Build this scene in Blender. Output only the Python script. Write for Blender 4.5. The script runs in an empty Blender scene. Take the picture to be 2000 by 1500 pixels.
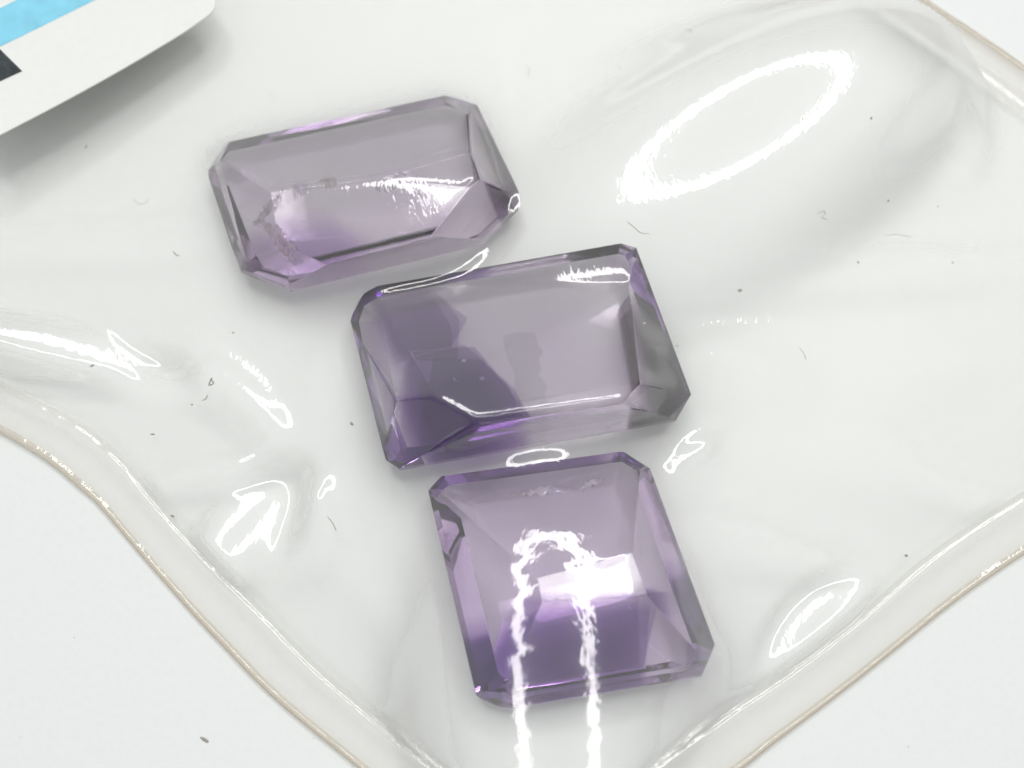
import bpy, bmesh, math, random
import numpy as np
from mathutils import Vector, Matrix

random.seed(7); np.random.seed(7)
S = 0.001                                    # everything below is measured in millimetres
scn = bpy.context.scene
col = scn.collection

# ------------------------------------------------------------------ camera
TH, DIST, FPX = math.radians(15), 80.0, 2400.0
CAM = np.array([0.0, -DIST*math.sin(TH), DIST*math.cos(TH)])
_R = np.array([1.0, 0, 0]); _U = np.array([0, math.cos(TH), math.sin(TH)]); _W = np.array([0, math.sin(TH), -math.cos(TH)])
cd = bpy.data.cameras.new('camera'); cam = bpy.data.objects.new('camera', cd); col.objects.link(cam)
cam.location = tuple(CAM*S); cam.rotation_euler = (TH, 0, 0)
cd.sensor_width = 36; cd.lens = 36*FPX/2000; cd.clip_start = 0.002; cd.clip_end = 20
cd.dof.use_dof = True; cd.dof.focus_distance = 0.0762; cd.dof.aperture_fstop = 23
scn.camera = cam

# ------------------------------------------------------------------ room light and ring lamp
w = bpy.data.worlds.new('World'); scn.world = w; w.use_nodes = True
wn = w.node_tree; wn.nodes.clear()
wo = wn.nodes.new('ShaderNodeOutputWorld'); bg = wn.nodes.new('ShaderNodeBackground')
bg.inputs['Color'].default_value = (0.96, 1.0, 0.985, 1); bg.inputs['Strength'].default_value = 0.62
wt_ = wn.nodes.new('ShaderNodeTexCoord'); wsx = wn.nodes.new('ShaderNodeSeparateXYZ'); wr = wn.nodes.new('ShaderNodeValToRGB')
wn.links.new(wt_.outputs['Generated'], wsx.inputs[0]); wn.links.new(wsx.outputs['Z'], wr.inputs[0])
wr.color_ramp.elements[0].position = 0.05; wr.color_ramp.elements[0].color = (0.20, 0.205, 0.21, 1)      # walls of the room
wr.color_ramp.elements[1].position = 0.75; wr.color_ramp.elements[1].color = (1.0, 1.015, 1.01, 1)       # pale ceiling
wn.links.new(wr.outputs[0], bg.inputs['Color'])
wn.links.new(bg.outputs[0], wo.inputs[0])

LAMP = np.array([30.0, 130.0, 380.0])         # centre of the ring lamp that hangs over the table
RING_R, RING_W, RING_N = 105.0, 34.0, 32
RING_POWER = 0.0300
_ax = -LAMP/np.linalg.norm(LAMP)
lq = Vector(_ax).to_track_quat('-Z', 'Y')
for i in range(RING_N):
    a = 2*math.pi*i/RING_N
    ld = bpy.data.lights.new('ring_lamp_led', 'AREA'); ld.shape = 'RECTANGLE'
    ld.size = RING_W*S; ld.size_y = 2*math.pi*RING_R/RING_N*S*1.02
    ld.energy = RING_POWER; ld.color = (1.0, 0.985, 0.975)
    lo = bpy.data.objects.new('ring_lamp_led', ld); col.objects.link(lo)
    m = Matrix.Translation(Vector(LAMP*S)) @ lq.to_matrix().to_4x4() @ Matrix.Rotation(a, 4, 'Z') @ Matrix.Translation((RING_R*S, 0, 0))
    lo.matrix_world = m

scn.view_settings.view_transform = 'Standard'; scn.view_settings.look = 'None'
scn.view_settings.exposure = 0.0; scn.view_settings.gamma = 1.0
scn.view_settings.use_curve_mapping = False
scn.render.engine = 'CYCLES'
cy = scn.cycles
cy.max_bounces = 14; cy.transmission_bounces = 14; cy.glossy_bounces = 4; cy.diffuse_bounces = 2; cy.transparent_max_bounces = 80
cy.caustics_refractive = True; cy.caustics_reflective = True; cy.blur_glossy = 0.4
cy.sample_clamp_indirect = 15.0
cy.use_denoising = True; cy.use_adaptive_sampling = True; cy.adaptive_threshold = 0.03

# ------------------------------------------------------------------ helpers
def pix(px, py, z=0.0):
    d = _R*((px-1000)/FPX) - _U*((py-750)/FPX) + _W
    return CAM + d*((z-CAM[2])/d[2])

def mesh_obj(name, verts, faces, mat, parent=None, origin=(0, 0, 0), smooth=False):
    o3 = np.asarray(origin, float)
    me = bpy.data.meshes.new(name)
    me.from_pydata([tuple((np.asarray(v, float)-o3)*S) for v in verts], [], [tuple(int(i) for i in f) for f in faces])
    me.update()
    if mat: me.materials.append(mat)
    if smooth: me.polygons.foreach_set('use_smooth', [True]*len(me.polygons))
    o = bpy.data.objects.new(name, me); col.objects.link(o)
    if parent: o.parent = parent
    else: o.location = tuple(o3*S)
    return o

def empty(name, loc):
    o = bpy.data.objects.new(name, None); col.objects.link(o)
    o.location = tuple(np.asarray(loc)*S); o.empty_display_size = 0.002
    return o

def tag(o, label=None, cat=None, group=None, kind=None):
    for k, v in (('label', label), ('category', cat), ('group', group), ('kind', kind)):
        if v: o[k] = v
    return o

def new_mat(name):
    m = bpy.data.materials.new(name); m.use_nodes = True
    nt = m.node_tree; nt.nodes.clear()
    out = nt.nodes.new('ShaderNodeOutputMaterial')
    return m, nt, out

def N(nt, typ, **kw):
    n = nt.nodes.new(typ)
    for k, v in kw.items():
        if hasattr(n, k) and k not in n.inputs: setattr(n, k, v)
        else: n.inputs[k].default_value = v
    return n

def noise_bump(nt, scale, dist, strength=1.0, detail=3.0, vec=None, mapscale=None, rough=0.5):
    tc = N(nt, 'ShaderNodeTexCoord')
    src = tc.outputs['Object']
    if mapscale:
        mp = N(nt, 'ShaderNodeMapping'); mp.inputs['Scale'].default_value = mapscale[0:3]
        if len(mapscale) > 3: mp.inputs['Rotation'].default_value = (0, 0, mapscale[3])
        nt.links.new(src, mp.inputs['Vector']); src = mp.outputs[0]
    nz = N(nt, 'ShaderNodeTexNoise', Scale=scale, Detail=detail, Roughness=rough)
    nt.links.new(src, nz.inputs['Vector'])
    b = N(nt, 'ShaderNodeBump', Strength=strength, Distance=dist)
    nt.links.new(nz.outputs[0], b.inputs['Height'])
    if vec is not None: nt.links.new(vec, b.inputs['Normal'])
    return b

# ------------------------------------------------------------------ materials
def mat_paper():
    m, nt, out = new_mat('white_paper')
    p = N(nt, 'ShaderNodeBsdfPrincipled'); p.inputs['Roughness'].default_value = 0.75
    p.inputs['Specular IOR Level'].default_value = 0.25
    tc = N(nt, 'ShaderNodeTexCoord')
    nz = N(nt, 'ShaderNodeTexNoise', Scale=2600.0, Detail=2.0)
    nt.links.new(tc.outputs['Object'], nz.inputs['Vector'])
    r = N(nt, 'ShaderNodeValToRGB')
    r.color_ramp.elements[0].position = 0.3; r.color_ramp.elements[0].color = (0.81, 0.833, 0.828, 1)
    r.color_ramp.elements[1].position = 0.7; r.color_ramp.elements[1].color = (0.83, 0.852, 0.847, 1)
    nt.links.new(nz.outputs[0], r.inputs[0]); nt.links.new(r.outputs[0], p.inputs['Base Color'])
    nt.links.new(p.outputs[0], out.inputs[0])
    return m

def mat_film(name, tint=(0.990, 0.990, 0.984), haze=0.055, bump=0.0000062, refl=1.7, hazecol=(0.93, 0.93, 0.915), rough=0.04, oblique=1.15):
    """thin clear vinyl: straight-through transmission, Fresnel gloss, a little milky haze"""
    m, nt, out = new_mat(name)
    tr = N(nt, 'ShaderNodeBsdfTransparent'); tr.inputs[0].default_value = (*tint, 1)
    df = N(nt, 'ShaderNodeBsdfDiffuse'); df.inputs[0].default_value = (*hazecol, 1)
    tl = N(nt, 'ShaderNodeBsdfTranslucent'); tl.inputs[0].default_value = (*hazecol, 1)
    dd = N(nt, 'ShaderNodeMixShader', Fac=0.5)
    nt.links.new(df.outputs[0], dd.inputs[1]); nt.links.new(tl.outputs[0], dd.inputs[2])
    # Schlick reflectance of a thin sheet, the same from both sides
    ge = N(nt, 'ShaderNodeNewGeometry'); dt = N(nt, 'ShaderNodeVectorMath', operation='DOT_PRODUCT')
    nt.links.new(ge.outputs['Incoming'], dt.inputs[0]); nt.links.new(ge.outputs['Normal'], dt.inputs[1])
    ab = N(nt, 'ShaderNodeMath', operation='ABSOLUTE'); nt.links.new(dt.outputs['Value'], ab.inputs[0])
    om = N(nt, 'ShaderNodeMath', operation='SUBTRACT', use_clamp=True); om.inputs[0].default_value = 1.0; nt.links.new(ab.outputs[0], om.inputs[1])
    p5 = N(nt, 'ShaderNodeMath', operation='POWER'); p5.inputs[1].default_value = 5.0; nt.links.new(om.outputs[0], p5.inputs[0])
    fr = N(nt, 'ShaderNodeMath', operation='MULTIPLY_ADD'); fr.inputs[1].default_value = 0.96; fr.inputs[2].default_value = 0.04
    nt.links.new(p5.outputs[0], fr.inputs[0])
    # the longer the way through the vinyl, the milkier it looks
    p2 = N(nt, 'ShaderNodeMath', operation='POWER'); p2.inputs[1].default_value = 1.4; nt.links.new(om.outputs[0], p2.inputs[0])
    hf = N(nt, 'ShaderNodeMath', operation='MULTIPLY_ADD', use_clamp=True); hf.inputs[1].default_value = oblique; hf.inputs[2].default_value = haze
    nt.links.new(p2.outputs[0], hf.inputs[0])
    hz = N(nt, 'ShaderNodeMixShader'); nt.links.new(hf.outputs[0], hz.inputs[0])
    nt.links.new(tr.outputs[0], hz.inputs[1]); nt.links.new(dd.outputs[0], hz.inputs[2])
    gl = N(nt, 'ShaderNodeBsdfGlossy', Roughness=rough); gl.inputs['Color'].default_value = (1, 1, 1, 1)
    # fine scuffs make the edges of the reflections ragged
    b2 = noise_bump(nt, 1700, bump*2.2, 1.0, 2.0, mapscale=(1, 0.6, 1, 0.6), rough=0.7)
    nt.links.new(b2.outputs[0], gl.inputs['Normal'])
    mu = N(nt, 'ShaderNodeMath', operation='MULTIPLY', use_clamp=True); mu.inputs[1].default_value = refl
    nt.links.new(fr.outputs[0], mu.inputs[0])
    mx = N(nt, 'ShaderNodeMixShader')
    g2_ = N(nt, 'ShaderNodeBsdfGlossy', Roughness=0.22); gm = N(nt, 'ShaderNodeMixShader', Fac=0.22)   # scuffed skin: soft glow round the glints
    nt.links.new(gl.outputs[0], gm.inputs[1]); nt.links.new(g2_.outputs[0], gm.inputs[2])
    nt.links.new(mu.outputs[0], mx.inputs[0]); nt.links.new(hz.outputs[0], mx.inputs[1]); nt.links.new(gm.outputs[0], mx.inputs[2])
    nt.links.new(mx.outputs[0], out.inputs[0])
    return m

def mat_gem(name, absorb, density, seed, zone=(0.965, 0.94, 0.98), zscale=90, zlo=0.4, zhi=0.65):
    """pale amethyst: refractive body with absorption, faint colour zoning and polishing marks"""
    m, nt, out = new_mat(name)
    g = N(nt, 'ShaderNodeBsdfGlass', IOR=1.544, Roughness=0.0); g.distribution = 'GGX'
    tc = N(nt, 'ShaderNodeTexCoord')
    mp = N(nt, 'ShaderNodeMapping'); mp.inputs['Location'].default_value = (seed*0.37, seed*0.11, seed*0.23)
    nt.links.new(tc.outputs['Object'], mp.inputs[0])
    nz = N(nt, 'ShaderNodeTexNoise', Scale=zscale, Detail=2.0)
    nt.links.new(mp.outputs[0], nz.inputs['Vector'])
    r = N(nt, 'ShaderNodeValToRGB')
    r.color_ramp.elements[0].position = zlo; r.color_ramp.elements[0].color = (0.995, 0.995, 0.995, 1)
    r.color_ramp.elements[1].position = zhi; r.color_ramp.elements[1].color = (*zone, 1)
    nt.links.new(nz.outputs[0], r.inputs[0]); nt.links.new(r.outputs[0], g.inputs['Color'])
    b2 = noise_bump(nt, 260, 0.000012, 1.0, 2.0)
    nt.links.new(b2.outputs[0], g.inputs['Normal'])
    nt.links.new(g.outputs[0], out.inputs[0])
    va = N(nt, 'ShaderNodeVolumeAbsorption'); va.inputs['Color'].default_value = (*absorb, 1); va.inputs['Density'].default_value = density
    nt.links.new(va.outputs[0], out.inputs['Volume'])
    return m

def mat_plain(name, color, rough=0.6, spec=0.3, nscale=1800, amount=0.015):
    m, nt, out = new_mat(name)
    p = N(nt, 'ShaderNodeBsdfPrincipled'); p.inputs['Roughness'].default_value = rough
    p.inputs['Specular IOR Level'].default_value = spec
    tc = N(nt, 'ShaderNodeTexCoord'); nz = N(nt, 'ShaderNodeTexNoise', Scale=nscale, Detail=4.0)
    nt.links.new(tc.outputs['Object'], nz.inputs['Vector'])
    r = N(nt, 'ShaderNodeValToRGB')
    c = np.array(color)
    r.color_ramp.elements[0].position = 0.3; r.color_ramp.elements[0].color = (*np.clip(c*(1-amount), 0, 1), 1)
    r.color_ramp.elements[1].position = 0.7; r.color_ramp.elements[1].color = (*np.clip(c*(1+amount), 0, 1), 1)
    nt.links.new(nz.outputs[0], r.inputs[0]); nt.links.new(r.outputs[0], p.inputs['Base Color'])
    nt.links.new(p.outputs[0], out.inputs[0])
    return m

M_PAPER = mat_paper()
M_TOP = mat_film('clear_vinyl_front')
M_BACK = mat_film('clear_vinyl_back', tint=(0.993, 0.993, 0.988), haze=0.02, refl=0.2, rough=0.3)
M_SEAM = mat_film('clear_vinyl_seam', tint=(0.99, 0.985, 0.975), haze=0.12, refl=1.6, hazecol=(0.9, 0.875, 0.85), bump=0.000012)
M_EDGE = mat_film('tan_shaded_vinyl_edge', tint=(0.92, 0.89, 0.83), haze=0.30, refl=1.3, hazecol=(0.72, 0.65, 0.56), bump=0.000012)  # tan of thick vinyl seen edge-on, with edge shade put into the tint

# ------------------------------------------------------------------ tabletop
tag(mesh_obj('tabletop', [(-400, -400, 0), (400, -400, 0), (400, 400, 0), (-400, 400, 0)], [(0, 1, 2, 3)], M_PAPER), kind='structure')

# ------------------------------------------------------------------ gems: convex cut stones made by grinding planes off a blank
def half_vec(p):
    """direction a surface at p faces when it mirrors the lamp's centre to the camera"""
    v = CAM-p; v /= np.linalg.norm(v); l = LAMP-p; l /= np.linalg.norm(l); hv = v+l; return hv/np.linalg.norm(hv)
def facing(p, dx, dy):
    n = half_vec(np.array(p, float)); return (n[0]/n[2]+dx, n[1]/n[2]+dy, 1)

class Stone:
    """girdle outline (world mm, counter-clockwise) + facet planes; z0 = resting height"""
    def __init__(self, poly, z0, zc, zg):
        self.poly = [np.array(p, float) for p in poly]; self.z0, self.zc, self.zg = z0, zc, zg
        self.planes = []                                   # (point, outward normal)
        n = len(poly)
        for i in range(n): self.add_edge_plane(i, self.zc, None)
        self.planes.append((np.array([0, 0, z0]), np.array([0, 0, -1.0])))
    def edge(self, i):
        a, b = self.poly[i], self.poly[(i+1) % len(self.poly)]
        t = (b-a)/np.linalg.norm(b-a); nrm = np.array([t[1], -t[0]])   # outward for CCW
        return a, b, t, nrm
    def add_edge_plane(self, i, z, target, inset=0.0):
        """plane through girdle edge i (moved in by inset, at height z) and the target (x, y, z)"""
        a, b, t, nr = self.edge(i)
        if target is None:
            self.planes.append((np.array([*a, z]), np.array([*nr, 0.0]))); return
        a2 = a - nr*inset
        p = np.array([*a2, z]); e = np.array([*t, 0.0]); q = np.array(target, float)-p
        nn = np.cross(e, q); nn /= np.linalg.norm(nn)
        c3 = np.array([*np.mean(self.poly, 0), 0.5*(self.zc+self.zg)])
        if nn @ (c3-p) > 0: nn = -nn
        self.planes.append((p, nn))
    def slope(self, i, z, inset, run, rise):
        a, b, t, nr = self.edge(i); q = a - nr*(inset+run)
        self.add_edge_plane(i, z, (q[0], q[1], z+rise), inset)
    def through(self, a, b, c):
        n = np.cross(np.array(b)-a, np.array(c)-a); self.cap(a, n if n[2] > 0 else -n)
    def cap(self, p, nrm):
        nrm = np.array(nrm, float); self.planes.append((np.array(p, float), nrm/np.linalg.norm(nrm)))
    def top(self, X, Y):
        z = np.full(X.shape, 1e9)
        inside = np.ones(X.shape, bool)
        for p, n in self.planes:
            if n[2] > 1e-3: z = np.minimum(z, p[2] - (n[0]*(X-p[0]) + n[1]*(Y-p[1]))/n[2])
            elif abs(n[2]) <= 1e-3: inside &= (n[0]*(X-p[0]) + n[1]*(Y-p[1])) <= 0.15
        return np.where(inside, z, -1.0)
    def build(self, name, mat, parent, origin, bevel=0.07, chips=()):
        bm = bmesh.new()
        c = np.mean(self.poly, 0)
        bmesh.ops.create_cube(bm, size=60)
        bmesh.ops.translate(bm, vec=(c[0], c[1], 10), verts=bm.verts)
        for p, n in list(self.planes)+list(chips):
            g = bm.verts[:]+bm.edges[:]+bm.faces[:]
            r = bmesh.ops.bisect_plane(bm, geom=g, plane_co=Vector(p), plane_no=Vector(n), clear_outer=True, dist=1e-5)
            ed = [e for e in bm.edges if e.is_boundary]
            if ed: bmesh.ops.contextual_create(bm, geom=ed)
        bmesh.ops.remove_doubles(bm, verts=bm.verts, dist=0.02)
        bmesh.ops.dissolve_degenerate(bm, dist=0.01, edges=bm.edges)
        if bevel:
            bmesh.ops.bevel(bm, geom=[e for e in bm.edges], offset=bevel, offset_type='OFFSET', segments=1, profile=0.5, affect='EDGES', clamp_overlap=True)
        bmesh.ops.recalc_face_normals(bm, faces=bm.faces)
        o3 = Vector(origin)
        for v in bm.verts: v.co = (v.co-o3)*S
        me = bpy.data.meshes.new(name); bm.to_mesh(me); bm.free()
        me.materials.append(mat)
        o = bpy.data.objects.new(name, me); col.objects.link(o); o.parent = parent
        return o

def P2(px, py, z): return pix(px, py, z)[:2]
def P3(px, py, z): return pix(px, py, z)
def ccw(pts):
    a = sum(pts[i][0]*pts[(i+1) % len(pts)][1]-pts[(i+1) % len(pts)][0]*pts[i][1] for i in range(len(pts)))
    return pts if a > 0 else pts[::-1]

Z0 = 0.25
# stone at the back: long, octagonal
ZG = 2.9
g1px = [(560, 560), (940, 468), (1012, 400), (1018, 383), (932, 205), (870, 186), (432, 280), (392, 330), (466, 523)]
g1 = Stone([P2(x, y, ZG) for x, y in g1px], Z0, 1.9, ZG)
for i in range(9): g1.slope(i, 1.9, 0, 0.8, -0.95); g1.slope(i, 0.95, 0.8, 1.9, -0.95)
g1.add_edge_plane(0, ZG, P3(760, 484, 5.2))                     # steep near wall
g1.cap(P3(760, 484, 5.2), facing(P3(930, 390, 5.6), -0.092, -0.108))                       # broad near facet
g1.cap(P3(760, 384, 6.05), (0, 0.12, 1))                         # narrow ridge strip
g1.add_edge_plane(5, ZG+0.3, P3(740, 355, 6.0), 0.0)            # broad far facet
g1.slope(5, ZG, 0, 0.5, 0.9)
g1.add_edge_plane(3, ZG, P3(936, 350, 6.0))                     # right end
g1.slope(3, ZG, 0, 0.55, 1.3); g1.slope(3, ZG+1.2, 0.5, 1.2, 1.25)
g1.slope(4, ZG, 0, 2.2, 1.9); g1.slope(2, ZG, 0, 1.2, 1.6); g1.slope(1, ZG, 0, 1.6, 2.4)
g1.add_edge_plane(7, ZG, P3(560, 400, 6.0)); g1.slope(7, ZG, 0, 0.6, 1.2)
g1.slope(6, ZG, 0, 1.5, 1.6); g1.slope(8, ZG, 0, 2.3, 2.6)

# stone in the middle: long, sharp rectangular
g2px = [(780, 915), (1322, 818), (1350, 770), (1243, 484), (1213, 475), (738, 558), (698, 578), (684, 625), (752, 895)]
g2 = Stone([P2(x, y, ZG) for x, y in g2px], Z0, 2.2, ZG)
for i in range(9): g2.slope(i, 2.2, 0, 0.75, -1.0); g2.slope(i, 1.2, 0.75, 1.9, -1.1)
g2.slope(0, ZG, 0, 0.8, 4.4)
g2.cap(P3(1020, 690, 6.0), facing(P3(1000, 755, 6.0), 0.0, 0.215))
g2.add_edge_plane(4, ZG, P3(1000, 684, 6.0)); g2.slope(4, ZG, 0, 0.7, 1.2)
g2.add_edge_plane(2, ZG, P3(1215, 645, 6.1)); g2.slope(2, ZG, 0, 0.5, 1.2); g2.slope(2, ZG+1.0, 0.4, 1.1, 1.25)
g2.through(P3(764, 885, 6.6), P3(838, 600, 5.3), P3(690, 625, ZG)); g2.slope(7, ZG, 0, 0.5, 0.9)
g2.slope(1, ZG, 0, 1.4, 1.6); g2.slope(3, ZG, 0, 1.6, 1.4); g2.slope(5, ZG, 0, 1.9, 1.7); g2.slope(6, ZG, 0, 1.9, 1.7); g2.slope(8, ZG, 0, 1.6, 1.6)

# stone at the front: squarish, small flat culet
g3px = [(972, 1387), (1378, 1320), (1404, 1280), (1268, 910), (1225, 880), (862, 930), (836, 957), (930, 1358)]
g3 = Stone([P2(x, y, ZG) for x, y in g3px], Z0, 2.2, ZG)
for i in range(8): g3.slope(i, 2.2, 0, 0.8, -1.0); g3.slope(i, 1.2, 0.8, 1.9 if i else 1.2, -1.1)
zc3 = 6.2
g3.cap(P3(1150, 1140, zc3), facing(P3(1215, 1125, zc3), 0.075, -0.122))
g3.add_edge_plane(0, ZG+1.0, P3(1150, 1170, zc3), 0.75); g3.slope(0, ZG, 0, 0.75, 1.0)
g3.add_edge_plane(2, ZG, P3(1245, 1125, zc3)); g3.slope(2, ZG, 0, 0.6, 1.0)
g3.add_edge_plane(4, ZG, P3(1130, 1106, zc3)); g3.slope(4, ZG, 0, 0.8, 1.0)
g3.add_edge_plane(6, ZG, P3(1045, 1150, zc3)); g3.slope(6, ZG, 0, 0.8, 1.1)
for i in (1, 3, 5, 7): g3.slope(i, ZG, 0, 1.6, 1.5)

M_G1 = mat_gem('smoky_amethyst', (0.67, 0.53, 0.71), 62, 1.0)
M_G2 = mat_gem('pale_amethyst', (0.74, 0.55, 0.84), 28, 2.0)
M_G3 = mat_gem('violet_amethyst', (0.74, 0.46, 0.88), 56, 3.0)

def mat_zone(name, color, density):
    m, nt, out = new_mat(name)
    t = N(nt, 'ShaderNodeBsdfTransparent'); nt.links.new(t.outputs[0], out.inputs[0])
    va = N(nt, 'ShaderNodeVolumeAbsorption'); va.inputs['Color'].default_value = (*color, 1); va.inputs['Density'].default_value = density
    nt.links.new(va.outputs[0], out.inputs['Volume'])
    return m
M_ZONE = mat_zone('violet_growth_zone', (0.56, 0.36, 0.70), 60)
M_DARK_FACET = mat_zone('dark_facet_shade', (0.46, 0.33, 0.48), 420)  # dark tone of facets that mirror a dim room, put into absorption
M_DEEP = mat_zone('deep_violet_zone_and_shade', (0.49, 0.29, 0.66), 175)  # violet zoning; also paints the dark near facet of the front stone

def prism(pts, z=3.6):
    """upright planes round a convex outline given in picture points at height z"""
    P = [P3(x, y, z) for x, y in pts]; c = np.mean(P, 0); pl = []
    for a, b in zip(P, P[1:]+P[:1]):
        t = (b-a)/np.linalg.norm(b-a); n = np.array([t[1], -t[0], 0.0])
        if n @ (c-a) > 0: n = -n
        pl.append((a, n))
    return pl
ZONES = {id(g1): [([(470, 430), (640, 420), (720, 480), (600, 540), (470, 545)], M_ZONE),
                  ([(895, 190), (960, 190), (1040, 390), (1000, 430), (938, 345), (925, 280)], M_DARK_FACET),
                  ([(380, 320), (418, 320), (445, 400), (470, 500), (430, 520)], M_DARK_FACET)],
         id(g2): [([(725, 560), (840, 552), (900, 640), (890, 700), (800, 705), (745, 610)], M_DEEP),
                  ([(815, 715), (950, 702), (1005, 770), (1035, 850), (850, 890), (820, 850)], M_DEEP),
                  ([(1250, 580), (1203, 640), (1250, 815), (1330, 812), (1348, 770)], M_DARK_FACET),
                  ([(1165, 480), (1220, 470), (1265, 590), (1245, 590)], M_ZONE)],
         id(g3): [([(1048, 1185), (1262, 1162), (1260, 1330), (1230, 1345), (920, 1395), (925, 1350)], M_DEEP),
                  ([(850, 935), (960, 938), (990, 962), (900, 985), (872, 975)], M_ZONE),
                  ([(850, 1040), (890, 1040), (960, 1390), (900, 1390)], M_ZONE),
                  ([(1225, 870), (1275, 900), (1330, 1070), (1300, 1060), (1245, 960)], M_DARK_FACET),
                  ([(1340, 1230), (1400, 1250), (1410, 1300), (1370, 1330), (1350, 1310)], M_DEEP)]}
rg = np.random.RandomState(11)
def chip(px, py, z, depth, inward):
    p = P3(px, py, z); c = P3(*inward, z); n = p-c; n[2] = rg.uniform(0.1, 0.9)*np.linalg.norm(n[:2]); n /= np.linalg.norm(n)
    n = n+rg.normal(0, 0.18, 3); n /= np.linalg.norm(n)
    return p-n*depth, n
CHIPS = {id(g1): [chip(392, 330, ZG, 0.35, (700, 380)), chip(425, 295, ZG, 0.25, (700, 380)), chip(410, 310, ZG+0.5, 0.3, (700, 380)), chip(1016, 390, ZG, 0.25, (700, 380)), chip(466, 523, ZG, 0.35, (700, 380))],
         id(g2): [chip(698, 578, ZG, 0.3, (1000, 690)), chip(1340, 795, ZG, 0.2, (1000, 690)), chip(755, 900, ZG, 0.3, (1000, 690))],
         id(g3): [chip(1250, 893, ZG, 0.12, (1110, 1130)), chip(1258, 900, ZG+0.6, 0.25, (1110, 1130)), chip(1238, 888, ZG+0.5, 0.2, (1110, 1130)),
                  chip(1400, 1285, ZG, 0.4, (1110, 1130)), chip(845, 940, ZG, 0.15, (1110, 1130)), chip(945, 1372, ZG, 0.4, (1110, 1130))]}
STONES = []
for st, mt, lab in ((g1, M_G1, 'longest greyish amethyst with clipped corners and a bright facet, farthest back in the bag'),
                    (g2, M_G2, 'pale lavender rectangular amethyst lying between the other two stones'),
                    (g3, M_G3, 'violet squarish amethyst at the front, nearest the bottom corner of the bag')):
    cc = np.mean(st.poly, 0); org = (cc[0], cc[1], Z0)
    r = empty('amethyst_gemstone', org)
    tag(r, lab, 'gemstone', 'cut amethysts in the clear bag')
    st.build('cut_body', mt, r, org, chips=CHIPS.get(id(st), []))
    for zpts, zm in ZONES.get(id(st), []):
        for k in range(3):                                 # zoning and painted facet shade in overlapping layers: the border is uneven and fades
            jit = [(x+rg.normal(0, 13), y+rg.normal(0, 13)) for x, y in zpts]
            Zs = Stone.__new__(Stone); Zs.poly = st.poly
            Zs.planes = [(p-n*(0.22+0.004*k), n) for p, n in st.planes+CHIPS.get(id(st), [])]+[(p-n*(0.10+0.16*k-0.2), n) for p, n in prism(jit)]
            Zs.build('colour_shade_zone', zm, r, org, bevel=0)
    STONES.append((st, r, org))

# ------------------------------------------------------------------ bag outline
out_px = [(-520, 700), (-330, 730), (-150, 780), (0, 846), (80, 892), (150, 948), (205, 1003), (300, 1118), (420, 1250), (530, 1360), (700, 1500),
          (850, 1615), (980, 1690), (1100, 1705), (1230, 1655), (1330, 1585), (1450, 1500), (1540, 1430), (1700, 1310), (1850, 1190), (2000, 1085), (2150, 982),
          (2300, 875), (2400, 780), (2430, 640), (2390, 480), (2280, 355), (2150, 240), (2000, 132), (1805, 0), (1600, -140), (1350, -330), (1180, -470)]
def spline(pts, n, closed=False):
    pts = np.array(pts, float); m = len(pts); res = []
    for i in range(m-1):
        p0, p1, p2, p3 = pts[max(i-1, 0)], pts[i], pts[i+1], pts[min(i+2, m-1)]
        for k in range(n):
            t = k/n
            res.append(0.5*((2*p1)+(-p0+p2)*t+(2*p0-5*p1+4*p2-p3)*t*t+(-p0+3*p1-3*p2+p3)*t**3))
    res.append(pts[-1]); return np.array(res)
edge = spline([pix(x, y, 0.3)[:2] for x, y in out_px], 8)
# little irregularities along the cut edge
s_ = np.arange(len(edge)); tang = np.gradient(edge, axis=0); tang /= np.linalg.norm(tang, axis=1)[:, None]
nin = np.stack([-tang[:, 1], tang[:, 0]], 1)                        # points into the bag
if nin[40] @ (np.array([0, 0])-edge[40]) < 0: nin = -nin
edge = edge + nin*(0.05*np.sin(s_*0.13)+0.015*np.sin(s_*0.57+1))[:, None]
SEAM = 2.7
inner = edge + nin*SEAM*(1+0.05*np.sin(s_*0.21))[:, None]
poly = np.vstack([inner, [[-30, 60], [-60, 50]]])

def in_poly(X, Y, poly):
    c = np.zeros(X.shape, bool); j = len(poly)-1
    for i in range(len(poly)):
        xi, yi = poly[i]; xj, yj = poly[j]
        cond = ((yi > Y) != (yj > Y))
        xx = (xj-xi)*(Y-yi)/((yj-yi) if abs(yj-yi) > 1e-9 else 1e-9)+xi
        c ^= cond & (X < xx); j = i
    return c
def nearest(P, poly):
    A = poly; B = np.roll(poly, -1, 0); best = np.full(len(P), 1e18); bp = np.zeros_like(P)
    for a, b in zip(A, B):
        ab = b-a; t = np.clip(((P-a)@ab)/max(ab@ab, 1e-12), 0, 1); q = a+t[:, None]*ab
        d = ((P-q)**2).sum(1); mk = d < best; best[mk] = d[mk]; bp[mk] = q[mk]
    return bp, np.sqrt(best)

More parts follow.
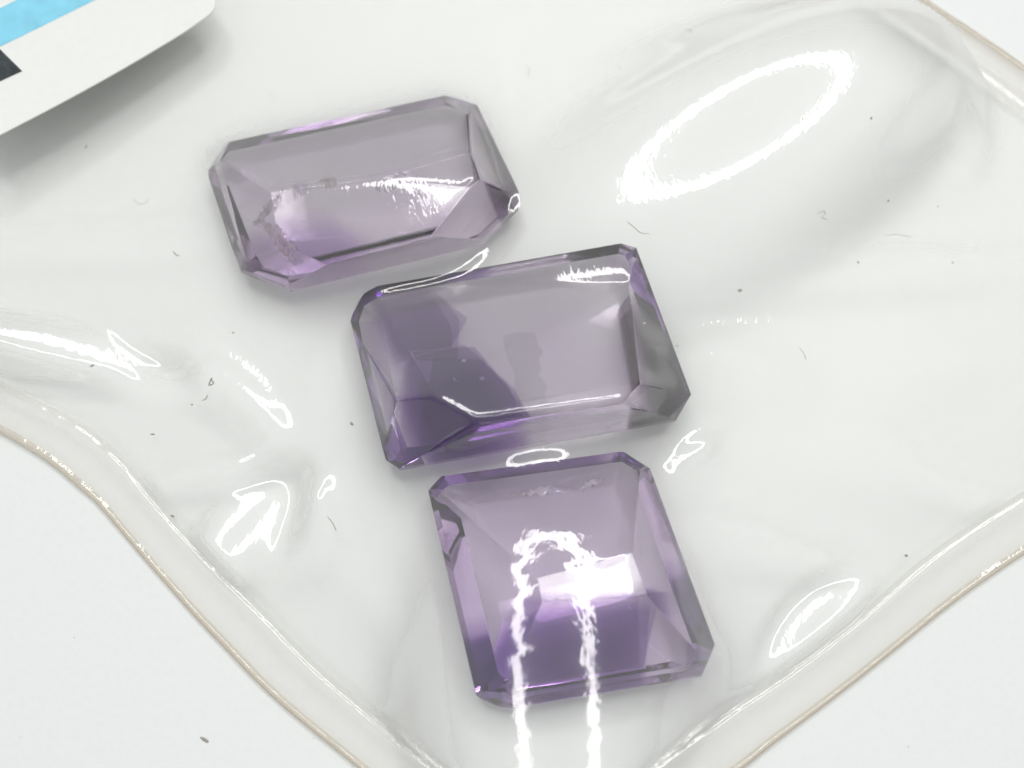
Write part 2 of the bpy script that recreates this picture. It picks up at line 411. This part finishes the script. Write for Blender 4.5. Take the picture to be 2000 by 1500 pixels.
X0, X1, Y0, Y1 = -48.0, 48.0, -36.0, 40.0
def grid(st):
    xs = np.arange(X0, X1+1e-6, st); ys = np.arange(Y0, Y1+1e-6, st)
    return np.meshgrid(xs, ys)
def blur(h, k):
    for _ in range(k):
        hp = np.pad(h, 1, mode='edge')
        h = (hp[1:-1, 1:-1]*4+hp[:-2, 1:-1]*2+hp[2:, 1:-1]*2+hp[1:-1, :-2]*2+hp[1:-1, 2:]*2+hp[:-2, :-2]+hp[2:, 2:]+hp[:-2, 2:]+hp[2:, :-2])/16
    return h
def upsample(h, X, Y, st):
    fx = (X-X0)/st; fy = (Y-Y0)/st
    ix = np.clip(np.floor(fx).astype(int), 0, h.shape[1]-2); iy = np.clip(np.floor(fy).astype(int), 0, h.shape[0]-2)
    tx = fx-ix; ty = fy-iy
    return (h[iy, ix]*(1-tx)*(1-ty)+h[iy, ix+1]*tx*(1-ty)+h[iy+1, ix]*(1-tx)*ty+h[iy+1, ix+1]*tx*ty)

PRESS, SUCK = 0.006, 1.2
ZSEAM = 0.45
def obstacle(X, Y):
    o = np.full(X.shape, 0.35)
    for st, _, _ in STONES: o = np.maximum(o, st.top(X, Y)+0.12)
    return o
h = None; prev = None
for st, it in ((2.0, 900), (1.0, 700), (0.5, 250), (0.25, 60)):
    X, Y = grid(st)
    ins = in_poly(X, Y, poly)
    ob = obstacle(X, Y)
    h = np.full(X.shape, 1.0) if h is None else upsample(h, X, Y, prev)
    edge_out = ~ins & (Y < 32)
    og = blur((ob > 0.4).astype(float), max(1, int(round(2.0/st/st))))
    force = (PRESS*(1-og)-SUCK*og)*st*st/4
    for _ in range(it):
        hp = np.pad(h, 1, mode='edge')
        h = (hp[:-2, 1:-1]+hp[2:, 1:-1]+hp[1:-1, :-2]+hp[1:-1, 2:])/4+force
        h = np.maximum(h, ob); h[edge_out] = ZSEAM; h[Y > 39] = 1.5
    prev = st
STEP = 0.25
h = np.maximum(blur(h, 7), 0)

# wrinkles: ridges and hollows pressed into the vinyl (pixel way-points of where they run, height, half width in mm)
def dist_line(X, Y, pts):
    best = np.full(X.shape, 1e9); L = np.zeros(X.shape)
    tot = 0; seg = []
    for a, b in zip(pts[:-1], pts[1:]): seg.append((a, b, tot)); tot += np.linalg.norm(b-a)
    for a, b, s0 in seg:
        ab = b-a; l = np.linalg.norm(ab)
        t = np.clip(((X-a[0])*ab[0]+(Y-a[1])*ab[1])/(l*l), 0, 1)
        d = np.hypot(X-a[0]-t*ab[0], Y-a[1]-t*ab[1]); mk = d < best
        best = np.where(mk, d, best); L = np.where(mk, (s0+t*l)/tot, L)
    return best, L
WR = [([(-60, 455), (200, 445), (420, 425)], 0.20, 1.2),
      ([(-80, 700), (150, 695), (320, 705), (430, 745), (510, 810), (540, 890), (535, 925)], 0.28, 1.2),
      ([(225, 955), (350, 918), (460, 905), (560, 925), (610, 985), (600, 1060), (520, 1130)], 0.38, 1.1),
      ([(360, 590), (400, 690), (470, 760), (545, 835), (600, 930)], 0.16, 1.5),
      ([(1160, 150), (1260, 115), (1450, 55), (1700, 15)], 0.30, 1.8),
      ([(1180, 440), (1340, 440), (1560, 370), (1730, 290), (1900, 190)], -0.40, 1.5),
      ([(1280, 580), (1480, 520), (1700, 500), (2050, 490)], 0.32, 1.4),
      ([(1700, 830), (1780, 740), (1900, 690), (2050, 640)], 0.10, 1.6),
      ([(1710, 830), (1850, 930), (2050, 1000)], 0.24, 1.4),
      ([(1300, 1015), (1480, 1045), (1620, 1090), (1740, 1165)], 0.32, 1.2),
      ([(1880, 150), (1930, 260), (1880, 330)], 0.3, 1.3),
      ([(1230, 700), (1420, 690), (1560, 740)], 0.18, 1.6), ([(1560, 880), (1700, 900), (1850, 1010)], 0.15, 1.5), ([(640, 640), (610, 760), (640, 880)], 0.16, 1.5),
      
      ([(560, 1010), (660, 1080), (740, 1180), (800, 1330)], 0.12, 1.6)]
for pts, amp, hw in WR:
    p = spline([pix(x, y, 3)[:2] for x, y in pts], 4)
    d, L = dist_line(X, Y, p)
    h = h + 2.1*amp*np.exp(-(d/(0.85*hw))**2)*np.sin(np.pi*np.clip(L, 0.02, 0.98))**0.5
# slow unevenness
rs = np.random.RandomState(3)
for _ in range(26):
    a = rs.uniform(0, math.pi); f = rs.uniform(0.12, 0.5); ph = rs.uniform(0, 6.28)
    h = h + 0.016/f*0.22*np.sin(f*(X*math.cos(a)+Y*math.sin(a))+ph)

obf = obstacle(X, Y)
# blisters in the film that face the lamp: (px, py, image angle deg, curvature long/short 1/mm, size long/short mm, push)
BL = [(1452, 237, 29, 0.0065, 0.034, 19, 7.6, None, (0, 0)),
      (80, 663, -9, 0.018, 0.045, 9.0, 1.7, None, (0.02, 0.125)),
      (470, 1035, 50, 0.028, -0.5, 5.6, 2.5, None, (0, 0)),
      (1597, 1215, 44, 0.034, -0.5, 4.4, 2.2, None, (0, 0)),
      (1360, 862, 25, 0.09, 0.16, 1.6, 0.9, None, (0.03, 0.12)), (1335, 890, 25, 0.05, 0.10, 2.2, 0.9, None, (-0.03, -0.11)),
      (1088, 1400, 93, 0.0004, 0.050, 20.0, 8.5, 8.1, (0, 0))]
calm = obf < 0.5                                     # film that lies slack, away from stones and blisters
for px, py, ang, kl, ks, sl, ss, zz, off in BL:
    z = 4.0 if zz is None else zz
    for _ in range(4):
        p = pix(px, py, z)
        n = half_vec(p); gx, gy = -n[0]/n[2]-off[0], -n[1]/n[2]-off[1]
        q = pix(px+10*math.cos(math.radians(ang)), py-10*math.sin(math.radians(ang)), z)-p
        t = q[:2]/np.linalg.norm(q[:2])
        dx, dy = X-p[0], Y-p[1]
        a = dx*t[0]+dy*t[1]; b = -dx*t[1]+dy*t[0]
        hp = gx*dx+gy*dy-0.5*kl*a*a-(0.5*ks*b*b if ks > 0 else -0.142*ks*np.log(np.cosh(np.clip(b/-ks, -50, 50))))-(0.0008*np.clip(a-8.5, 0, 12)**3 if kl < 0.001 else 0)
        r = np.sqrt((a/sl)**2+(b/ss)**2); wt = np.exp(-np.clip(r, 0, 3)**(4 if off[0]*off[0]+off[1]*off[1] > 0.02 else 8 if sl < 10 else 5))
        if zz is None:
            z = max(float(np.mean((h-hp)[(r > 0.75) & (r < 1.15)])), float(np.max((obf+0.15-hp)[r < 0.85])))
    if kl < 0.001:                                      # fine cross ripples in the stretched film
        rip = sum(c*np.sin(2*math.pi*a/l+q) for c, l, q in ((0.008, 1.05, 0.3), (0.007, 1.7, 2.0), (0.006, 2.9, 1.1), (0.004, 0.72, 4.0)))
        hp = hp+rip*b*np.exp(-(b/4.0)**4)
    h = h*(1-wt)+(z+hp)*wt; calm &= r > 1.15
for qx, qy, qr in ((1090, 888, 5.0), (950, 505, 4.5), (1010, 400, 3.0)):
    qp = pix(qx, qy, 4.0); calm |= (np.hypot(X-qp[0], Y-qp[1]) < qr)
# let the slack film settle a little steeper or flatter so that it does not mirror the lamp everywhere
Pg = np.stack([X, Y, h], -1); vv_ = CAM-Pg; vv_ /= np.linalg.norm(vv_, axis=-1, keepdims=True); ll_ = LAMP-Pg; ll_ /= np.linalg.norm(ll_, axis=-1, keepdims=True)
hh_ = vv_+ll_; Hx, Hy = hh_[..., 0]/hh_[..., 2], hh_[..., 1]/hh_[..., 2]
for _ in range(14):
    gy_, gx_ = np.gradient(h, STEP); dx_, dy_ = -gx_-Hx, -gy_-Hy; rr_ = np.hypot(dx_, dy_)
    bad = calm & (rr_ > 0.075) & (rr_ < 0.195)
    k_ = np.where(bad, np.where(rr_ < 0.115, 0.06, 0.215)/np.maximum(rr_, 1e-6), 1.0)
    tx_, ty_ = -(Hx+dx_*k_), -(Hy+dy_*k_)
    div = np.gradient(tx_, STEP, axis=1)+np.gradient(ty_, STEP, axis=0)
    free = calm & (blur(bad.astype(float), 14) > 0.005)
    for _k in range(60):
        hp_ = np.pad(h, 1, mode='edge')
        h = np.where(free, (hp_[:-2, 1:-1]+hp_[2:, 1:-1]+hp_[1:-1, :-2]+hp_[1:-1, 2:])/4-div*STEP*STEP/4, h)
h = np.maximum(h, obf-0.03)
h = blur(h, 2)

# ------------------------------------------------------------------ bag
bag = empty('clear_plastic_bag', (0, 0, 0.02))
tag(bag, 'clear glossy vinyl bag with sealed edges holding the three purple stones', 'plastic bag')
def film_mesh(name, H, mat, keep):
    ny, nx = X.shape
    V = np.stack([X.ravel(), Y.ravel(), H.ravel()], 1)
    insr = keep.ravel()
    cell = (keep[:-1, :-1] | keep[1:, :-1] | keep[:-1, 1:] | keep[1:, 1:])
    iy, ix = np.nonzero(cell)
    q = np.stack([iy*nx+ix, iy*nx+ix+1, (iy+1)*nx+ix+1, (iy+1)*nx+ix], 1)
    used = np.unique(q); mp = -np.ones(len(V), int); mp[used] = np.arange(len(used))
    V = V[used]; inu = insr[used]
    ob_, _d = nearest(V[~inu][:, :2], poly)
    V[~inu, :2] = ob_
    return mesh_obj(name, V, mp[q], mat, bag, (0, 0, 0.02), smooth=True)
keep = in_poly(X, Y, poly) & (Y < 39) & (np.abs(X) < 47)
dn, dd = nearest(np.stack([X[keep], Y[keep]], 1), poly)
ramp = np.zeros(X.shape); ramp[keep] = np.clip(dd/1.2, 0, 1)
ramp = ramp*ramp*(3-2*ramp)
nearseam = (Y < 30)
h = np.where(nearseam, ZSEAM+(h-ZSEAM)*ramp, h)
film_mesh('front_film', h, M_TOP, keep)
film_mesh('back_film', np.full(X.shape, 0.10), M_BACK, keep)

# sealed seam: swept profile (distance in from the cut edge, height)
prof_seam = [(0.50, 0.40), (0.9, 0.41), (1.3, 0.40), (1.7, 0.41), (2.1, 0.46), (2.35, 0.58), (2.55, 0.66), (2.75, 0.66), (2.95, 0.58), (3.15, 0.44)]
prof_edge = [(0.06, 0.03), (0.0, 0.12), (0.0, 0.30), (0.07, 0.42), (0.20, 0.46), (0.36, 0.43), (0.50, 0.40)]
def sweep(name, prof, mat, parent):
    V = []; F = []; k = len(prof)
    for i, (p, n) in enumerate(zip(edge, nin)):
        wob = 1+0.10*math.sin(i*0.09)+0.04*math.sin(i*0.31)+0.05*math.sin(i*0.83+2)*math.sin(i*0.11)+0.03*math.sin(i*1.9)
        lift = 0.08+0.08*math.sin(i*0.06+1.0)
        for d, z in prof:
            q = p+n*d*(1+0.05*math.sin(i*0.21)); V.append((q[0], q[1], z*wob+lift*(z > 0.1)))
    for i in range(len(edge)-1):
        for j in range(k-1): F.append((i*k+j, (i+1)*k+j, (i+1)*k+j+1, i*k+j+1))
    return mesh_obj(name, V, F, mat, parent, (0, 0, 0.02), smooth=True)
sweep('sealed_seam', prof_seam, M_SEAM, bag)
sweep('cut_edge', prof_edge, M_EDGE, bag)

# ------------------------------------------------------------------ paper label at the back corner
M_LAB = mat_plain('label_paper', (0.95, 0.965, 0.935), 0.55, 0.3)
_nt = M_LAB.node_tree; _o = [n for n in _nt.nodes if n.type == 'OUTPUT_MATERIAL'][0]; _p = [n for n in _nt.nodes if n.type == 'BSDF_PRINCIPLED'][0]
_tl = N(_nt, 'ShaderNodeBsdfTranslucent'); _tl.inputs[0].default_value = (0.97, 0.98, 0.96, 1); _mx = N(_nt, 'ShaderNodeMixShader', Fac=0.15)
_nt.links.new(_p.outputs[0], _mx.inputs[1]); _nt.links.new(_tl.outputs[0], _mx.inputs[2]); _nt.links.new(_mx.outputs[0], _o.inputs[0])
M_CYAN = mat_plain('cyan_ink', (0.25, 0.65, 0.83), 0.5, 0.3, nscale=900, amount=0.08)
M_INK = mat_plain('black_ink', (0.035, 0.045, 0.05), 0.5, 0.3, nscale=2500, amount=0.35)
ZL = 4.6
A = pix(398, 6, ZL); B = pix(0, 262, ZL)
eu = (B-A)[:2]; eu /= np.linalg.norm(eu); ev = np.array([eu[1], -eu[0]])        # eu along the lower edge, ev away from it
if ev[1] < 0: ev = -ev
LO = A[:2]-eu*0.9-ev*0.55
def lab_pt(u, v, dz=0.0):
    z = ZL-0.5+0.095*max(0.0, u-3)+0.02*v+dz
    bow = 0.25*math.sin(math.pi*np.clip(u/17, 0, 1.6))
    q = LO+eu*u+ev*(v-bow*max(0, 1-v/9)); return (q[0], q[1], z)
lab = empty('paper_label', (LO[0], LO[1], ZL))
tag(lab, 'white rounded paper label with a cyan stripe and black print, cropped at the back left', 'label')
def sheet(name, outline, mat, z, thick, nu=40, nv=16):
    us = np.linspace(min(p[0] for p in outline), max(p[0] for p in outline), nu); vs = np.linspace(min(p[1] for p in outline), max(p[1] for p in outline), nv)
    bm = bmesh.new()
    vv = [[bm.verts.new((u, v, 0)) for u in us] for v in vs]
    for j in range(nv-1):
        for i in range(nu-1): bm.faces.new((vv[j][i], vv[j][i+1], vv[j+1][i+1], vv[j+1][i]))
    n = len(outline)
    ar = sum(outline[i][0]*outline[(i+1) % n][1]-outline[(i+1) % n][0]*outline[i][1] for i in range(n))
    ol = outline if ar > 0 else outline[::-1]
    for i in range(n):
        a, b = ol[i], ol[(i+1) % n]; d = (b[0]-a[0], b[1]-a[1])
        if math.hypot(*d) < 1e-6: continue
        bmesh.ops.bisect_plane(bm, geom=bm.verts[:]+bm.edges[:]+bm.faces[:], plane_co=(a[0], a[1], 0), plane_no=(d[1], -d[0], 0), clear_outer=True)
    r = bmesh.ops.solidify(bm, geom=bm.faces[:], thickness=thick)
    for v in bm.verts:
        u_, v_ = v.co.x, v.co.y; q = lab_pt(u_, v_, z-(0 if abs(v.co.z) < 1e-6 else thick)); v.co = Vector(((q[0]-LO[0])*S, (q[1]-LO[1])*S, (q[2]-ZL)*S))
    bmesh.ops.recalc_face_normals(bm, faces=bm.faces)
    me = bpy.data.meshes.new(name); bm.to_mesh(me); bm.free(); me.materials.append(mat)
    o = bpy.data.objects.new(name, me); col.objects.link(o); o.parent = lab; return o
rc = 1.1
corner = [(rc-rc*math.sin(t), rc-rc*math.cos(t)) for t in np.linspace(0, math.pi/2, 9)]
def uv_of(px, py):
    q = pix(px, py, ZL)[:2]-LO; return float(q@eu), float(q@ev)
W_, H_ = 18, 11
sheet('label_sheet', [(W_, 0)]+corner+[(0, H_), (W_, H_)], M_LAB, 0, 0.12)
c1 = uv_of(0, 103); c2 = uv_of(178, 0); c3 = uv_of(0, 12)
ext = lambda a, b, k: (a[0]+(b[0]-a[0])*k, a[1]+(b[1]-a[1])*k)
lo1, lo2 = ext(c2, c1, 1.6), ext(c1, c2, 1.12)
dv = c3[1]-c1[1]+(c1[0]-c3[0])*(c2[1]-c1[1])/(c2[0]-c1[0])
sheet('cyan_stripe', [lo1, lo2, (lo2[0], lo2[1]+2.55), (lo1[0], lo1[1]+2.55)], M_CYAN, 0.02, 0.012)
k1 = uv_of(2, 100); k2 = uv_of(48, 145); k3 = uv_of(0, 172)
dk = (k3[0]-k2[0], k3[1]-k2[1]); k3b = (k2[0]+dk[0]*2.4, k2[1]+dk[1]*2.4); k1b = (k1[0]+dk[0]*2.4, k1[1]+dk[1]*2.4)
sheet('black_print', [k2, k1, k1b, k3b], M_INK, 0.035, 0.012)

# ------------------------------------------------------------------ flaws inside the stones
def mat_feather():
    m, nt, out = new_mat('iridescent_feather')
    tr = N(nt, 'ShaderNodeBsdfTransparent'); gl = N(nt, 'ShaderNodeBsdfGlossy', Roughness=0.3)
    tc = N(nt, 'ShaderNodeTexCoord'); nz = N(nt, 'ShaderNodeTexNoise', Scale=420.0, Detail=2.0)
    nt.links.new(tc.outputs['Object'], nz.inputs['Vector'])
    r = N(nt, 'ShaderNodeValToRGB'); cr = r.color_ramp
    cr.elements[0].position = 0.30; cr.elements[0].color = (1.0, 0.66, 0.50, 1)
    cr.elements[1].position = 0.72; cr.elements[1].color = (0.70, 0.76, 1.0, 1)
    for p, c in ((0.42, (1, 0.92, 0.8, 1)), (0.52, (1, 1, 1, 1)), (0.62, (0.9, 0.86, 1, 1))):
        e = cr.elements.new(p); e.color = c
    nt.links.new(nz.outputs[0], r.inputs[0]); nt.links.new(r.outputs[0], gl.inputs['Color'])
    mx = N(nt, 'ShaderNodeMixShader'); nz2 = N(nt, 'ShaderNodeTexNoise', Scale=700.0, Detail=2.0); nt.links.new(tc.outputs['Object'], nz2.inputs['Vector'])
    r2 = N(nt, 'ShaderNodeValToRGB'); r2.color_ramp.elements[0].position = 0.42; r2.color_ramp.elements[1].position = 0.62
    r2.color_ramp.elements[1].color = (0.75, 0.75, 0.75, 1)
    nt.links.new(nz2.outputs[0], r2.inputs[0]); nt.links.new(r2.outputs[0], mx.inputs[0])
    df = N(nt, 'ShaderNodeBsdfTranslucent'); nt.links.new(r.outputs[0], df.inputs[0]); md = N(nt, 'ShaderNodeMixShader', Fac=0.35)
    nt.links.new(gl.outputs[0], md.inputs[1]); nt.links.new(df.outputs[0], md.inputs[2])
    nt.links.new(tr.outputs[0], mx.inputs[1]); nt.links.new(md.outputs[0], mx.inputs[2]); nt.links.new(mx.outputs[0], out.inputs[0])
    return m
M_FEATHER = mat_feather()
M_BUBBLE = mat_plain('bright_fluid_bubble', (0.85, 0.82, 0.88), 0.15, 0.6)
M_VEIL = mat_zone('grey_green_veil', (0.52, 0.55, 0.52), 420)

def ribbon(name, st, pts, width, tilt, mat, seed, n=24):
    """thin curved crack: spine through (px, py, z), leaning sideways; kept inside the stone"""
    rr = np.random.RandomState(seed); stone, root, org = STONES[st]
    sp = spline([pix(*p) for p in pts], n); V = []; F = []; m = 5
    for i, p in enumerate(sp):
        t = sp[min(i+1, len(sp)-1)]-sp[max(i-1, 0)]; t /= np.linalg.norm(t)
        up = np.array([-t[1]*math.cos(tilt), t[0]*math.cos(tilt), math.sin(tilt)])
        wv = width*math.sin(math.pi*(i+0.5)/len(sp))**0.6*(1+rr.normal(0, 0.16))
        for k in range(m):
            q = p+up*wv*(k/(m-1)-0.5)+np.array([0, 0, 0.12*math.sin(i*0.9+k)])+rr.normal(0, 0.03, 3)
            for pp, nn in stone.planes:
                d = (q-pp)@nn+0.3
                if d > 0: q = q-nn*d
            V.append(q)
    for i in range(len(sp)-1):
        for k in range(m-1): F.append((i*m+k, (i+1)*m+k, (i+1)*m+k+1, i*m+k+1))
    return mesh_obj(name, V, F, mat, root, org, smooth=True)
ribbon('feather_crack', 0, [(500, 445, 3.6), (545, 400, 4.2), (590, 372, 4.5), (650, 360, 4.4)], 1.0, 0.9, M_FEATHER, 1)
ribbon('feather_crack', 0, [(600, 345, 4.6), (630, 355, 4.6), (662, 368, 4.5)], 0.8, 0.6, M_FEATHER, 2)
ribbon('feather_crack', 0, [(735, 372, 4.9), (770, 360, 4.9), (815, 345, 4.9)], 0.9, 0.5, M_FEATHER, 3)
ribbon('feather_crack', 0, [(500, 435, 3.6), (535, 445, 3.4), (570, 480, 3.0), (590, 500, 2.6)], 0.9, 1.1, M_FEATHER, 4)
ribbon('feather_crack', 2, [(1000, 965, 3.6), (1060, 955, 3.8), (1140, 945, 3.8), (1180, 930, 3.6)], 0.9, 0.4, M_FEATHER, 5)
# healed fracture with a jagged border in the middle stone
st2, root2, org2 = STONES[1]
jag = [(985, 672), (1012, 664), (1046, 667), (1049, 688), (1060, 700), (1050, 716), (1056, 738), (1050, 748), (1068, 772), (1061, 790), (1072, 812), (1058, 828), (1060, 846), (1036, 842), (1018, 850), (1012, 812), (1002, 780), (1004, 745), (990, 716)]
Vj = [P3(x, y, 3.6)+np.array([0, 0, 0.4]) for x, y in jag]+[P3(x, y, 3.6)-np.array([0, 0, 0.4]) for x, y in jag]; nj = len(jag)
hf_ = mesh_obj('healed_fracture', Vj, [tuple(range(nj)), tuple(range(2*nj-1, nj-1, -1))]+[(i, i+nj, (i+1) % nj+nj, (i+1) % nj) for i in range(nj)], M_VEIL, root2, org2)
_b = bmesh.new(); _b.from_mesh(hf_.data); bmesh.ops.recalc_face_normals(_b, faces=_b.faces); _b.to_mesh(hf_.data); _b.free()
for bx_, by_, br in ((908, 719, 0.13), (941, 752, 0.15), (890, 757, 0.07), (1258, 632, 0.07)):
    bm = bmesh.new(); bmesh.ops.create_icosphere(bm, subdivisions=2, radius=br*S)
    for v in bm.verts: v.co.x *= 1.25
    q = P3(bx_, by_, 4.4)-np.array(org2)
    bmesh.ops.translate(bm, vec=Vector(q*S), verts=bm.verts)
    me = bpy.data.meshes.new('fluid_bubble'); bm.to_mesh(me); bm.free(); me.materials.append(M_BUBBLE)
    o = bpy.data.objects.new('fluid_bubble', me); col.objects.link(o); o.parent = root2

# ------------------------------------------------------------------ lint and dust lying on the bag and the table
M_LINT = mat_plain('grey_brown_lint', (0.38, 0.36, 0.33), 0.9, 0.1, nscale=1500, amount=0.5)
LV, LF = [], []
rl = np.random.RandomState(21)
def surf(px, py):
    z = 2.0
    for _ in range(4):
        p = pix(px, py, z); k_ = in_poly(np.array([p[0]]), np.array([p[1]]), poly)[0]
        z = float(upsample(h, np.array([p[0]]), np.array([p[1]]), STEP)[0]) if k_ else 0.0
    return pix(px, py, z+0.03)
def speck(px, py, a, b, ang):
    c = surf(px, py); base = len(LV); n = 7
    for k in range(n):
        t = 2*math.pi*k/n; u = a*math.cos(t)*rl.uniform(0.75, 1.2); v = b*math.sin(t)*rl.uniform(0.75, 1.2)
        LV.append(c+np.array([u*math.cos(ang)-v*math.sin(ang), u*math.sin(ang)+v*math.cos(ang), 0]))
    LV.append(c+np.array([0, 0, min(a, b)*0.9]))
    for k in range(n): LF.append((base+k, base+(k+1) % n, base+n))
    LF.append(tuple(base+k for k in range(n))[::-1])
def fibre(pts, rad):
    sp = spline([surf(*p) for p in pts], 6); base = len(LV); n = 4
    for i, p in enumerate(sp):
        t = sp[min(i+1, len(sp)-1)]-sp[max(i-1, 0)]; t /= np.linalg.norm(t)+1e-9
        sx = np.cross(t, [0, 0, 1.0]); sx /= np.linalg.norm(sx)+1e-9; sy = np.cross(sx, t)
        for k in range(n): LV.append(p+rad*(sx*math.cos(k*math.pi/2)+sy*math.sin(k*math.pi/2)))
    for i in range(len(sp)-1):
        for k in range(n): LF.append((base+i*n+k, base+i*n+(k+1) % n, base+(i+1)*n+(k+1) % n, base+(i+1)*n+k))
for a in ((168, 286, 0.17, 0.08, 1.3), (1445, 567, 0.17, 0.12, 0.3), (180, 714, 0.16, 0.07, 0.5), (687, 828, 0.15, 0.09, -0.8), (400, 1445, 0.32, 0.10, -0.5), (1702, 231, 0.07, 0.12, 0.2),
          (1568, 232, 0.08, 0.06, 0), (1735, 392, 0.10, 0.08, 1), (1832, 403, 0.07, 0.05, 0), (1676, 512, 0.06, 0.1, 0.3), (1861, 513, 0.08, 0.07, 0), (1770, 1085, 0.11, 0.1, 0), (298, 848, 0.16, 0.06, 0.1),
          (337, 1008, 0.15, 0.07, -0.4), (455, 650, 0.08, 0.07, 0), (1323, 675, 0.10, 0.06, 0.5), (375, 790, 0.08, 0.08, 0)):
    speck(*a)
for _ in range(45):
    speck(rl.uniform(0, 2000), rl.uniform(0, 1500), rl.uniform(0.015, 0.05), rl.uniform(0.012, 0.035), rl.uniform(0, 3))
for pts, rad in (([(1225, 433), (1240, 445), (1252, 455), (1268, 456)], 0.022), ([(1597, 418), (1607, 412), (1612, 417), (1605, 424), (1615, 428)], 0.02), ([(395, 782), (402, 779), (405, 772)], 0.03),
                 ([(411, 740), (417, 748), (408, 752), (414, 738)], 0.035), ([(260, 388), (270, 397), (283, 397), (291, 385)], 0.014), ([(1562, 680), (1570, 690), (1574, 702)], 0.018),
                 ([(1340, 60), (1346, 58), (1352, 62)], 0.03), ([(640, 1010), (650, 1022), (656, 1036)], 0.03), ([(1728, 460), (1750, 458), (1780, 463)], 0.013), ([(338, 490), (344, 498), (350, 499)], 0.025),
                 ([(527, 180), (530, 190), (536, 203)], 0.012), ([(1030, 130), (1034, 138), (1030, 150)], 0.014)):
    fibre(pts, rad)
tag(mesh_obj('lint', LV, LF, M_LINT), 'tiny dark lint specks and fibres scattered over the clear bag', 'lint', kind='stuff')
